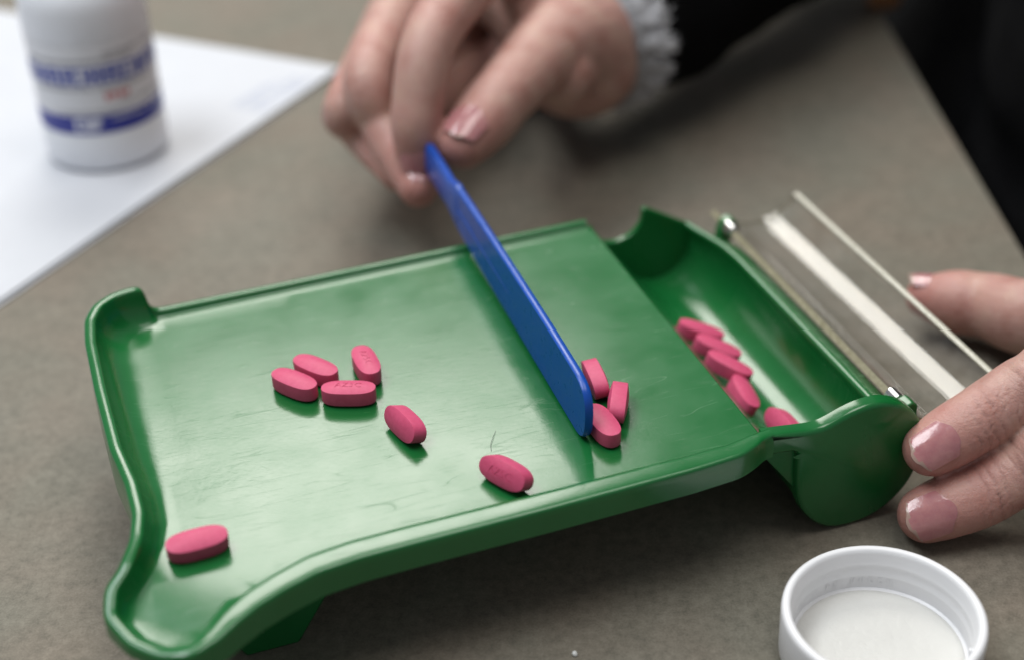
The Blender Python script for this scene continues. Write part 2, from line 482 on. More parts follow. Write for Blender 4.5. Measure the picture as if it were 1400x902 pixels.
# floor sheet: constrained triangulation of the floor edge loop
loop = [(s[0], s[1]) for s in st]
ring = loop + [(153.3, 118.6), (153.4, 60), (153.5, .6)]
inner = []
for gx in range(-12, 160, 5):
    for gy in range(-20, 118, 5):
        p = Vector((gx + .3, gy + .2)); inside = False; n = len(ring); dmin = 1e9
        for i in range(n):
            x0, y0 = ring[i]; x1_, y1_ = ring[(i + 1) % n]
            if (y0 > p.y) != (y1_ > p.y) and p.x < (x1_ - x0) * (p.y - y0) / (y1_ - y0) + x0: inside = not inside
            dmin = min(dmin, (p - Vector((x0, y0))).length)
        if inside and dmin > 1.5 and p.x < 151: inner.append(p)
V2 = [Vector(p) for p in ring] + inner
vs, es, fs, *_ = delaunay_2d_cdt(V2, [(i, (i + 1) % len(ring)) for i in range(len(ring))], [list(range(len(ring)))], 1, 1e-4)
top = []
for i, p in enumerate(vs):
    if i < ns and (p - Vector(loop[i])).length < 1e-3: top.append(grid[i][0])
    else: top.append(bm.verts.new((p.x * MM, p.y * MM, (floor_z(p.x, p.y) + B) * MM)))
bot = [bm.verts.new((p.x * MM, p.y * MM, (floor_z(p.x, p.y) + B - 2.6) * MM)) for p in vs]
for f in fs:
    try: bm.faces.new([top[i] for i in f])
    except ValueError: pass
    bm.faces.new([bot[i] for i in reversed(f)])
bmesh.ops.remove_doubles(bm, verts=bm.verts, dist=2e-6)
bmesh.ops.recalc_face_normals(bm, faces=bm.faces)
tray_body = mesh_obj('tray_body', bm, GREEN, tray, True, 50)

# trough -----------------------------------------------------------
CX, CZ = 183.3, -16.0


def trough_section(y, r, cx, cz, rim_deg, lipx, R, ox, oz, liptop=0.0):
    """inner channel of radius r inside an outer shell of radius R"""
    inn = [(lipx, liptop - .05), (lipx + .45, liptop - .25), (lipx + .9, liptop - .8)]
    s0 = Vector(inn[-1]); dc = Vector((cx, cz)) - s0
    slope = math.atan2(-dc.y, dc.x) + math.asin(min(.99, r / dc.length)); a0 = 270 - math.degrees(slope)
    tp = Vector((cx + r * math.cos(math.radians(a0)), cz + r * math.sin(math.radians(a0))))
    for k in (1, 2, 3): inn.append(tuple(s0.lerp(tp, k / 4)))
    N = 26
    for k in range(N + 1):
        a = math.radians(a0 + (360 + rim_deg - a0) * k / N); inn.append((cx + r * math.cos(a), cz + r * math.sin(a)))
    a = math.radians(rim_deg); rx, rz = inn[-1]; ca, sa = math.cos(a), math.sin(a)
    outer = [(rx + .5 * ca - .5 * sa, rz + .5 * sa + .5 * ca), (rx + 1.7 * ca - .5 * sa, rz + 1.7 * sa + .5 * ca), (rx + 2.2 * ca, rz + 2.2 * sa)]
    b0 = math.atan2(rz - 2.5 - oz, rx + 2.2 - ox)
    for k in range(N + 1):
        b_ = b0 - (b0 + math.radians(168)) * k / N; outer.append((ox + R * math.cos(b_), oz + R * math.sin(b_)))
    outer += [(lipx - 1.6, liptop - 2.9), (lipx - 1.8, liptop - 2.0), (lipx - .4, liptop - .03)]
    return [(x, y, z + B) for x, z in inn + outer]


sec = [(-1.2, 14.4, 181, -13.2, 20, 153.5, 19, CX, CZ), (20, 14.4, 181, -13.2, 20, 153.45, 19, CX, CZ), (60, 14.4, 181, -13.2, 20, 153.4, 19, CX, CZ), (96, 14.4, 181, -13.2, 20, 153.35, 19, CX, CZ),
       (104, 14.1, 180.5, -13.2, 22, 153.3, 18.5, 182.7, -15.8), (110, 13.5, 179.6, -13.2, 24, 153.3, 17.5, 181.6, -15.4), (115, 12.8, 178.6, -13.2, 27, 153.3, 16.3, 180, -14.8),
       (119, 12.3, 177.9, -13.2, 29, 153.3, 15.2, 178.6, -14.2), (122, 12, 177.4, -13.2, 31, 153.3, 14.4, 177.6, -13.8)]
bm = bmesh.new()
loft(bm, [trough_section(*q) for q in sec], True, True, True)
trough = mesh_obj('trough', bm, GREEN, tray, True, 55)

# back end wall of the trough with the pouring notch
bm = bmesh.new()
out = []
cx, cz, r = 177.4, -13.4, 13.9
for k in range(19):
    a = math.radians(222 + (138 + 30) * k / 18); out.append((cx + r * math.cos(a), cz + r * math.sin(a)))
out += [(186.2, -4.6), (180, -.9), (174.5, 2.2), (173.2, 2.8), (172.4, 2.3)]
for k in range(1, 12):
    q = k / 12; a = math.pi * q
    out.append((163.6 + 8.8 * math.cos(a), 2.1 - 2.5 * q - 8.6 * math.sin(a) ** .8))
out += [(154.4, -.5), (153.2, -.4), (152.0, -2.2)]
loft(bm, [[(x, y, z + B) for x, z in out] for y in (121.2, 123.4)], True, True, True)
ew = mesh_obj('end_wall', bm, GREEN, tray, True, 40)
bv = ew.modifiers.new('bevel', 'BEVEL'); bv.width = .5 * MM; bv.segments = 2; bv.limit_method = 'ANGLE'

# front disc
bm = bmesh.new()
pts = [(153.0, 2.6), (158, 2.0), (163, 1.3), (167, .8), (170.5, .9), (173.8, 1.9), (178.2, 3.5), (183.5, 4.5), (189, 4.1), (195, 1.4), (199.4, -2.8), (202.4, -8.5), (203.2, -14.5),
       (202.3, -20.5), (200.1, -26.2), (196.8, -30.6), (192.5, -34), (187.5, -36), (182, -36.65), (176, -35.8), (171, -32.6), (167, -27.6), (164.8, -22), (163.8, -16), (163.5, -11), (163.2, -6.5), (163.2, -6.8), (161.6, -5.0), (153.0, -4.4)]
sm = [Vector((x, z)) for x, z in pts]
sm = [Vector((p.x, p.y)) for p in catmull([(p.x, p.y, 0) for p in sm], 4)]
lay = []
for y, ins in ((.2, 0), (-2.6, 0), (-3.3, .25), (-3.75, .8), (-3.9, 1.5)):
    lp = []
    n = len(sm)
    for i, p in enumerate(sm):
        t = (sm[(i + 1) % n] - sm[i - 1]).normalized(); nn = Vector((t.y, -t.x))
        lp.append((p.x - -nn.x * ins * -1 if False else p.x + nn.x * ins * 1.0, y, p.y + nn.y * ins * 1.0 + B))
    lay.append(lp)
loft(bm, lay, True, True, True)
disc = mesh_obj('end_disc', bm, GREEN, tray, True, 45)

# recessed web that closes the corner between rim, trough and disc
bm = bmesh.new()
loft(bm, [[(x, y, z + B) for x, z in ((151.6, -2.9), (166.5, -2.9), (166.5, -20), (164.6, -18.6), (158, -10.6))] for y in (-1.6, .3)], True, True, True)
mesh_obj('corner_web', bm, GREEN, tray, True, 40)

# feet
for fy, nm in ((6.5, 'foot'), (104, 'foot')):
    bm = bmesh.new()
    prof = [(12.5, -36.7), (26.5, -36.7), (30, -31), (35, -23), (41, -15.5), (47, -9.5), (56, -4.6), (58, -2.4), (-3, -2.4), (-1, -8), (6, -24)]
    loft(bm, [[(x, y, z + B) for x, z in prof] for y in (fy, fy + 3.2)], True, True, True)
    f_ = mesh_obj(nm, bm, GREEN, tray, True, 35)
    bv = f_.modifiers.new('bevel', 'BEVEL'); bv.width = .7 * MM; bv.segments = 2; bv.limit_method = 'ANGLE'

# hinge lugs and pins
for hy in (4.2, 116.2):
    bm = bmesh.new()
    loft(bm, [[(x, y, z + B) for x, z in ((198.6, -14), (203.6, -13.6), (205.3, -10), (205.2, -6.6), (203.4, -5.0), (200.6, -6.0), (199.2, -9.5))] for y in (hy, hy + 4.5)], True, True, True)
    lug = mesh_obj('hinge_lug', bm, GREEN, tray, True, 40)
    bv = lug.modifiers.new('bevel', 'BEVEL'); bv.width = .5 * MM; bv.segments = 2; bv.limit_method = 'ANGLE'
    bm = bmesh.new()
    sgn = 1 if hy < 50 else -1
    y0 = hy + 4.5 if sgn > 0 else hy
    ring_ = []
    for dy, rr in ((0, .01), (0, 2.2), (sgn * 4.2, 2.2), (sgn * 5.0, 1.5), (sgn * 5.0, .01)):
        ring_.append([(201.8 + rr * math.cos(2 * math.pi * k / 20), y0 + dy, -7.4 + rr * math.sin(2 * math.pi * k / 20) + B) for k in range(20)])
    loft(bm, ring_, True, True, True)
    mesh_obj('hinge_pin', bm, METAL, tray, True, 40)

# clear lid, folded open: a trough-shaped shell
bm = bmesh.new()
arc = []
for k in range(31):
    a = math.radians(205 + (335 - 205) * k / 30)
    arc.append((217.0 + 16.6 * math.cos(a), -1.0 + 13.0 * math.sin(a)))
arc.append((arc[-1][0] + .7, arc[-1][1] + .35)); arc.append((arc[-1][0] + 1.0, arc[-1][1] + .1)); NA = len(arc) - 1
arc_o = []
for i, (x, z) in enumerate(arc):
    a = Vector(arc[max(0, i - 1)]); b = Vector(arc[min(NA, i + 1)]); t = (b - a).normalized(); arc_o.append((x + t.y * 2.0, z - t.x * 2.0))
Y0, Y1 = 4.0, 127.0
rowsA = [[bm.verts.new(Vector((x, y, z + B)) * MM) for x, z in arc] for y in (Y0, 40, 80, Y1)]
rowsB = [[bm.verts.new(Vector((x, y, z + B)) * MM) for x, z in arc_o] for y in (Y0, 40, 80, Y1)]
for R_, flip in ((rowsA, 0), (rowsB, 1)):
    for a, b in zip(R_[:-1], R_[1:]):
        for i in range(NA): bm.faces.new((a[i], a[i + 1], b[i + 1], b[i]) if not flip else (a[i], b[i], b[i + 1], a[i + 1])).material_index = 2 if i >= NA - 2 else 0
for i in range(NA):
    bm.faces.new((rowsA[0][i], rowsB[0][i], rowsB[0][i + 1], rowsA[0][i + 1])).material_index = 1
    bm.faces.new((rowsA[-1][i], rowsA[-1][i + 1], rowsB[-1][i + 1], rowsB[-1][i])).material_index = 2
for j in range(3):
    bm.faces.new((rowsA[j][0], rowsA[j + 1][0], rowsB[j + 1][0], rowsB[j][0])).material_index = 1
    bm.faces.new((rowsA[j][-1], rowsB[j][-1], rowsB[j + 1][-1], rowsA[j + 1][-1])).material_index = 2
lid = mesh_obj('lid', bm, [CLEAR, EDGE, EDGE2], tray, True, 40); lid['label'] = 'clear acrylic lid folded open beside the trough'

# ------------------------------------------------------------------ pills
PL, PW, PB, PT_ = 7.5, 3.3, 2.05, 2.85           # half length, half width, belt half height, half thickness


def pill_outline(s, n=72, inset=0.0):
    a, b = PL - inset, PW - inset; out = []
    for k in range(n):
        t = 2 * math.pi * k / n; c, q = math.cos(t), math.sin(t)
        out.append((a * math.copysign(abs(c) ** (2 / 2.9), c) * s, b * math.copysign(abs(q) ** (2 / 2.35), q) * s))
    return out


def pill_mesh(text):
    bm = bmesh.new(); L = []
    rings = []
    for s in (1.0, .97, .9, .8, .68, .54, .4, .25, .12): rings.append((s, PB + (PT_ - PB) * (1 - s ** 2.1)))
    for s, z in reversed(rings): L.append([(x, y, -z) for x, y in pill_outline(s)])
    L.append([(x * 1.008, y * 1.014, -PB + .25) for x, y in pill_outline(1)])
    L.append([(x * 1.008, y * 1.014, PB - .25) for x, y in pill_outline(1)])
    for s, z in rings: L.append([(x, y, z) for x, y in pill_outline(s)])
    loft(bm, L, True, True, True)
    me = bpy.data.meshes.new('pill'); bmesh.ops.recalc_face_normals(bm, faces=bm.faces); bm.to_mesh(me); bm.free()
    if text:
        po = bpy.data.objects.new('pill_raw', me); COL.objects.link(po)
        cu = bpy.data.curves.new('t', 'FONT'); cu.body = text; cu.size = 2.9 * MM; cu.extrude = .6 * MM; cu.align_x = 'CENTER'; cu.align_y = 'CENTER'; cu.space_character = 1.05
        cu.resolution_u = 4
        to = bpy.data.objects.new('t', cu); COL.objects.link(to); bpy.context.view_layer.update()
        tm = bpy.data.meshes.new_from_object(to.evaluated_get(bpy.context.evaluated_depsgraph_get()))
        bpy.data.objects.remove(to)
        bmt = bmesh.new(); bmt.from_mesh(tm)
        bmesh.ops.remove_doubles(bmt, verts=bmt.verts, dist=1e-6)
        for v_ in bmt.verts:
            s2 = min(1, math.hypot(v_.co.x / (PL * MM), v_.co.y / (PW * MM)))
            zz = PB + (PT_ - PB) * (1 - s2 ** 2.1)
            v_.co.z = (zz + (.8 if v_.co.z > 0 else -.11)) * MM
        bmt.to_mesh(tm); bmt.free()
        t2 = bpy.data.objects.new('t2', tm); COL.objects.link(t2)
        md = po.modifiers.new('b', 'BOOLEAN'); md.object = t2; md.operation = 'DIFFERENCE'; md.solver = 'EXACT'
        me2 = bpy.data.meshes.new_from_object(po.evaluated_get(bpy.context.evaluated_depsgraph_get()))
        bpy.data.objects.remove(po); bpy.data.objects.remove(t2)
        if len(me2.polygons) > 200: me = me2
    me.name = 'pill'
    return me


PILL = pill_mesh(None); PILLT = pill_mesh('AZ5C')
for me in (PILL, PILLT):
    me.materials.clear(); me.materials.append(PINK)
    bm = bmesh.new(); bm.from_mesh(me)
    for f in bm.faces: f.smooth = True
    for e in bm.edges:
        if len(e.link_faces) == 2 and e.calc_face_angle(0) > math.radians(32): e.smooth = False
    bm.to_mesh(me); bm.free()


def pill(label, pos, a, b, roll=0.0, text=False, tilt=0.0):
    """centre, long axis between two points, roll about the long axis (90: lies on its edge)"""
    o = bpy.data.objects.new('pink_tablet', PILLT if text else PILL); COL.objects.link(o)
    ax = (Vector(b) - Vector(a)); ax.z = 0; ax.normalize()
    ax = (ax * math.cos(tilt) + Vector((0, 0, 1)) * math.sin(tilt)).normalized()
    side = Vector((0, 0, 1)).cross(ax).normalized(); up = ax.cross(side)
    q = math.radians(roll); s2 = side * math.cos(q) + up * math.sin(q); u2 = -side * math.sin(q) + up * math.cos(q)
    M_ = Matrix((ax, s2, u2)).transposed().to_4x4(); M_.translation = Vector(pos) * MM
    o.matrix_world = M_
    return tag(o, label, 'pill', 'pink tablets on the counting tray')


zf, ze = ZT + PT_ + .05, ZT + PW * 1.01 + .05


def flat(label, c, a, b, text=False, roll=0, z=None):
    z = z or (zf if abs(roll) < 40 else ze)
    pill(label, px(*c, z), px(*a, z), px(*b, z), roll, text)


flat('leftmost pink tablet of the cluster of four on the tray', (403, 525), (374, 513), (432, 537))
flat('pink tablet lying behind the leftmost one of the cluster', (432, 506), (404, 494), (461, 518))
flat('pink tablet pointing away at the back right of the cluster', (501, 499), (489, 476), (514, 522), True, 0)
flat('pink tablet with embossed code at the front of the cluster', (477, 537), (443, 536.5), (512, 536.5), True, 0)
flat('pink tablet on its edge just right of the cluster', (554, 579), (534, 560), (574, 598), False, 68)
flat('pink tablet on its edge nearest the front rim middle', (692, 646), (664, 631), (720, 661), True, 62)
flat('lone pink tablet lying by the pouring spout corner', (270, 743), (232, 753), (309, 733), False, 12)
flat('farther pink tablet on edge leaning at the blue spatula', (814, 517), (803, 494), (825, 540), False, 97)
flat('rightmost pink tablet on edge beside the spatula tip', (845, 549), (848, 524), (842, 574), False, 84)
flat('pink tablet lying flat against the spatula tip', (824, 581), (809, 562), (839, 600))


def trough_pill(label, c, a, b, z, roll=0, tilt=0):
    z = ZT + z; pill(label, px(*c, z), px(*a, z), px(*b, z), roll, False, tilt)


trough_pill('farthest pink tablet in the trough row', (957, 455), (925, 455), (985, 456), -20.6, -4, -.32)
trough_pill('second farthest pink tablet in the trough row', (980, 478), (948, 474), (1008, 482), -20.8, -4, -.32)
trough_pill('third pink tablet in the trough lying across the fourth', (996, 502), (964, 494), (1026, 511), -19.6, -10, -.26)
trough_pill('fourth pink tablet in the trough pointing to the front', (1016, 540), (1004, 518), (1034, 566), -21.4, -24, -.10)
trough_pill('pink tablet lying alone at the front end of the trough', (1072, 582), (1056, 565), (1092, 603), -22.6, 62, 0)

# ------------------------------------------------------------------ spatula
sp = thing('blue_spatula', 'blue plastic pill spatula held on edge across the green tray', 'spatula', tw(109, 16, 0) * MM, 0)
p0 = tw(109.5, 13.2, .3); p1 = tw(111.4, 119, 2.6)
d = (p1 - p0).normalized(); zv = (Vector((0, 0, 1)) - d * d.z).normalized(); sd = d.cross(zv)
zv = (zv + sd * .04).normalized(); sd = d.cross(zv)


def sp_pt(l, h, s): return p0 + d * l + zv * h + sd * s


bm = bmesh.new()
prof = []   # along the blade: length, bottom height, top height, half thickness
for l, b0, t0 in ((0.0, 5.5, 9.5), (.35, 3.4, 12.0), (1.0, 2.0, 13.6), (2.0, 1.0, 15.0), (3.4, .35, 16.1), (5.5, 0, 16.9), (9, 0, 17.4), (30, 0, 17.6), (60, .1, 17.2), (90, .3, 16.6), (108, .6, 16.0), (116, 1.0, 15.6)):
    prof.append((l, b0, t0))
loops = []
for l, b0, t0 in prof:
    th = 1.15; e = .5
    loops.append([sp_pt(l, b0 + e, th), sp_pt(l, t0 - e, th), sp_pt(l, t0 - .2, th * .7), sp_pt(l, t0, 0), sp_pt(l, t0 - .2, -th * .7), sp_pt(l, t0 - e, -th), sp_pt(l, b0 + e, -th), sp_pt(l, b0 + .2, -th * .7), sp_pt(l, b0, 0), sp_pt(l, b0 + .2, th * .7)])
loft(bm, loops, True, True, True)
ORGSP = Vector(sp.location)
for v_ in bm.verts: v_.co -= ORGSP
mesh_obj('blade', bm, BLUE, sp, True, 45)
bm = bmesh.new(); loops = []
for l, b0, t0, th in ((114.8, 1.2, 15.0, 1.2), (116.4, .8, 15.9, 1.7), (119, 1.0, 16.0, 1.9), (123, 2.0, 15.0, 1.9), (126, 2.8, 14.0, 1.9), (140, 2.6, 14.2, 1.8), (152, 2.6, 14.2, 1.8), (156, 3.6, 13.2, 1.6), (158, 5.5, 11.2, 1.2)):
    loops.append([sp_pt(l, b0 + (t0 - b0) * (.5 + .5 * math.sin(2 * math.pi * k / 20) * (1 if abs(math.sin(2 * math.pi * k / 20)) > .1 else 1)), th * math.copysign(abs(math.cos(2 * math.pi * k / 20)) ** .5, math.cos(2 * math.pi * k / 20))) for k in range(20)])
loft(bm, loops, True, True, True)
for v_ in bm.verts: v_.co -= ORGSP
mesh_obj('handle', bm, BLUE, sp, True, 45)
for s in (1, -1):      # raised rib along each face of the blade
    bm = bmesh.new(); loops = []
    for l, w in ((60, .1), (64, .5), (90, .9), (116, 1.1)):
        loops.append([sp_pt(l, 8 - w, s * .9), sp_pt(l, 8 - w * .5, s * (.95 + w * .5)), sp_pt(l, 8 + w * .5, s * (.95 + w * .5)), sp_pt(l, 8 + w, s * .9)])
    loft(bm, loops, True, True, True)
    for v_ in bm.verts: v_.co -= ORGSP
    mesh_obj('rib', bm, BLUE, sp, True, 60)

# ------------------------------------------------------------------ papers
def paper(label, outline, z, curl, seed, group=None):
    """outline: world corner points; a thin sheet that bends a little"""
    A, Bq, C_, D_ = [Vector(p) for p in outline]; n = 26; bm = bmesh.new(); loops = []
    for side in (0, 1):
        rws = []
        for i in range(n + 1):
            rw = []
            for j in range(n + 1):
                s, t = i / n, j / n
                p = A.lerp(Bq, s).lerp(D_.lerp(C_, s), t)
                zz = z + curl * (noise.noise(Vector((p.x * .012 + seed, p.y * .012, 0))) + .6) * .8 + (0 if side == 0 else -.12)
                rw.append(bm.verts.new(Vector((p.x, p.y, zz)) * MM))
            rws.append(rw)
        for a, b in zip(rws[:-1], rws[1:]):
            for j in range(n): bm.faces.new((a[j], a[j + 1], b[j + 1], b[j]))
        loops.append(rws)
    t_, b_ = loops
    for i in range(n):
        for (r0, c0, r1, c1) in ((i, 0, i + 1, 0), (i, n, i + 1, n), (0, i, 0, i + 1), (n, i, n, i + 1)):
            bm.faces.new((t_[r0][c0], t_[r1][c1], b_[r1][c1], b_[r0][c0]))
    o = mesh_obj('paper_sheet', bm, PAPER, None, True, 40)
    return tag(o, label, 'paper', group)


cR, cT, cB = px(465, 98, 0), px(200, 53, 0), px(0, 417, 0)
e1 = (cB - cR).normalized(); e2 = Vector((-e1.y, e1.x, 0))
if e2.dot(cT - cR) < 0: e2 = -e2
cR2 = cR
dT = (cT - cR).normalized()
A = cR; Bq = cR + e1 * 330; D_ = cR + dT * 300; C_ = Bq + dT * 300
paper('white printed paper sheet under the medicine bottle, top of the stack', (A, Bq, C_, D_), 1.6, .5, 1.0, None)
paper('lower white paper sheet peeking out under the printed one', (A + e1 * 16 - Vector((0, 1.2, 0)), Bq + e1 * 4 - e2 * 1.6, C_, D_ - dT * 5), .5, .25, 4.0, None)


def glyphs(bm, w, h, n, rnd, fn, gap=.3, thick=.14, mi=0, skip=.05):
    """a line of letter-like strokes mapped through fn(s, t): too blurred in the photo to read"""
    cw = w / n
    for i in range(n):
        if rnd.random() < skip: continue
        x0 = i * cw; x1_ = x0 + cw * (1 - gap); t = min(thick * h, cw * .32)
        bars = [(x0, 0, x0 + t, h)]
        k = rnd.randrange(5)
        if k in (0, 2, 3): bars.append((x0, h - t, x1_, h))
        if k in (0, 1, 4): bars.append((x1_ - t, 0, x1_, h))
        if k in (1, 3): bars.append((x0, 0, x1_, t))
        if k in (2, 4, 0): bars.append((x0, h * .5 - t / 2, x1_, h * .5 + t / 2))
        for a, b, c, d_ in bars:
            vs_ = [bm.verts.new(Vector(fn(*q)) * MM) for q in ((a, b), (c, b), (c, d_), (a, d_))]
            bm.faces.new(vs_).material_index = mi


# print on the sheet near its right corner
rnd = random.Random(3)
sheet = [o for o in COL.objects if o.name == 'paper_sheet'][0]
bm = bmesh.new()
for k in range(3):
    base = px(352, 162, 0) + (px(440, 100, 0) - px(352, 162, 0)).normalized() * 2 + Vector((0, 0, 0))
    ex = (px(440, 106, 0) - px(352, 160, 0)).normalized(); ey = Vector((-ex.y, ex.x, 0))

    def fn(s, t, k=k):
        p = base + ex * s + ey * (t + k * 6.0)
        zz = 1.6 + .5 * (noise.noise(Vector((p.x * .012 + 1.0, p.y * .012, 0))) + .6) * .8 + .12
        return (p.x, p.y, zz)
    glyphs(bm, 44 - 6 * k, 3.4, 16 - 2 * k, rnd, fn)
mesh_obj('printed_text', bm, PALEP, sheet, False)

# ------------------------------------------------------------------ bottle
BC = Vector((-167, 573)); bz = 2.45
bot = thing('medicine_bottle', 'white plastic medicine bottle with blue and white label on paper', 'bottle', (BC.x * MM, BC.y * MM, bz * MM), 0)
bm = bmesh.new()
lathe(bm, [(0, .6), (20, .6), (21.5, 0), (23.6, .5), (24.7, 1.8), (25, 4), (25, 16), (24.75, 16.6), (24.75, 55.5), (25, 56.2), (25, 66), (24.6, 69.5), (23.4, 72.8), (21.5, 75.2), (19.6, 76.6), (18.8, 78), (18.8, 90), (17.2, 90), (17.2, 76), (19.5, 73.5), (22.8, 66), (23, 4), (0, 2.4)], 96)
mesh_obj('bottle_body', bm, BOTTLE, bot, True, 40)
DIR0 = math.atan2(-BC.y, -BC.x)          # the side that faces the camera


def cyl(s, h, r=24.9):
    a = DIR0 + s / r
    return (r * math.cos(a), r * math.sin(a), h)


bm = bmesh.new()
n = 60
loft(bm, [[cyl(-58 + 116 * k / n, h, 24.86) for k in range(n + 1)] for h in (17.0, 36, 55)], False)
lab = mesh_obj('label', bm, LABEL, bot)


def band(h0, h1, s0, s1, mt, nm, r=24.93, steps=40):
    bm = bmesh.new()
    loft(bm, [[cyl(s0 + (s1 - s0) * k / steps, h, r) for k in range(steps + 1)] for h in (h0, h1)], False)
    return mesh_obj(nm, bm, mt, lab)


band(17.3, 25.2, -58, 58, NAVY, 'navy_band')
rnd = random.Random(11)
bm = bmesh.new(); glyphs(bm, 78, 7.6, 23, rnd, lambda s, t: cyl(-36 + s, 38.3 + t, 24.95), .06, .24, skip=0); mesh_obj('product_name', bm, BLUEP, lab, False)
bm = bmesh.new(); glyphs(bm, 50, 1.4, 30, rnd, lambda s, t: cyl(-26 + s, 36.0 + t, 24.95), .3, .3)
glyphs(bm, 46, 1.3, 28, rnd, lambda s, t: cyl(-30 + s, 47.6 + t, 24.95), .3, .3)
glyphs(bm, 30, 1.3, 18, rnd, lambda s, t: cyl(4 + s, 49.8 + t, 24.95), .3, .3)
glyphs(bm, 24, 1.2, 14, rnd, lambda s, t: cyl(8 + s, 28.5 + t, 24.95), .3, .3)
glyphs(bm, 30, 1.2, 18, rnd, lambda s, t: cyl(-22 + s, 26.1 + t, 24.95), .3, .3)
mesh_obj('small_print', bm, GREYP, lab, False)
bm = bmesh.new(); glyphs(bm, 11, 3.2, 4, rnd, lambda s, t: cyl(2 + s, 31.2 + t, 24.95), .25, .3); mesh_obj('strength_text', bm, REDP, lab, False)
bm = bmesh.new(); glyphs(bm, 11.5, 5.4, 3, rnd, lambda s, t: cyl(-12 + s, 18.7 + t, 25.0), .16, .3)
glyphs(bm, 26, .9, 12, rnd, lambda s, t: cyl(3 + s, 22.6 + t, 25.0), .1, .5); mesh_obj('white_text', bm, WHITEP, lab, False)

# ------------------------------------------------------------------ cap in front
CC = px(1209, 835, 16); CC = Vector((CC.x, CC.y))
cap = thing('bottle_cap', 'white plastic bottle cap lying upside down in front of the tray', 'bottle cap', (CC.x * MM, CC.y * MM, 0), 0)
bm = bmesh.new()
lathe(bm, [(0, .4), (20, .4), (22.5, 0), (24.2, .6), (24.9, 2), (25.15, 14.2), (25.0, 15.3), (24.4, 15.9), (23.6, 16.0), (22.9, 15.6), (22.6, 14.6), (22.5, 12.5), (22.2, 11.6), (22.05, 11.0), (22.25, 10.2), (22.2, 8.6), (21.95, 7.9), (21.95, 7.2), (22.1, 6.4), (22.0, 3.6), (21.2, 3.0), (0, 3.0)], 128)
mesh_obj('cap_shell', bm, CAPM, cap, True, 50)
bm = bmesh.new()
lathe(bm, [(0, 3.3), (4, 3.35), (9, 3.3), (15, 3.4), (19.5, 3.55), (20.8, 3.5), (21.2, 3.2), (21.2, 3.02)], 96)
mesh_obj('liner', bm, LINER, cap, True, 60)
rnd = random.Random(5)
bm = bmesh.new()
glyphs(bm, 19, 2.2, 8, rnd, lambda s, t: (21.9 * math.cos(1.62 - (s - 9) / 21.9 + .0), 21.9 * math.sin(1.62 - (s - 9) / 21.9), 5 + t), .45, .25)
mesh_obj('moulded_marks', bm, CAPM, cap, False)
for a in (-.35,):
    bm = bmesh.new()
    loft(bm, [[(rr * math.cos(a + da), rr * math.sin(a + da), z) for rr, da in ((22.4, -.018), (21.3, -.018), (21.3, .018), (22.4, .018))] for z in (3.2, 9.5)], True, True, True)
    mesh_obj('lug', bm, CAPM, cap, True, 40)

# ------------------------------------------------------------------ hair and crumb
bm = bmesh.new()
hp = [px(672, 616, ZT + .1), px(671, 607, ZT + .35), px(674, 597, ZT + .5), px(678, 588, ZT + .15)]
tube(bm, hp, [.05, .06, .06, .03], 6, 5)
tag(mesh_obj('hair_strand', bm, HAIRM), 'short dark hair strand on the tray behind the front tablet', 'hair')
bm = bmesh.new(); bmesh.ops.create_icosphere(bm, subdivisions=2, radius=.75 * MM)
c = px(786, 893, .6)
for v_ in bm.verts: v_.co = v_.co * (1 + .3 * noise.noise(v_.co * 1500)) + c * MM
tag(mesh_obj('white_crumb', bm, CRUMB), 'tiny white crumb on the table in front of the tray', 'crumb')
bm = bmesh.new()
kp = px(1213, -2, 6)
lathe(bm, [(0, 0), (7, 0), (8, 2), (8.5, 6), (7.5, 10.5), (5, 13), (0, 14)], 32, (kp.x, kp.y + 6))
tag(mesh_obj('tan_knob', bm, TAN), 'small rounded tan object at the far edge of the table', 'knob')

# ------------------------------------------------------------------ person
person = thing('person', 'person in black sleeves with white fringed cuff, pinching the blue spatula and steadying the tray', 'person', (.33, .55, -.76))
PO = Vector(person.location)


def shift(me):
    for v_ in me.vertices: v_.co -= PO


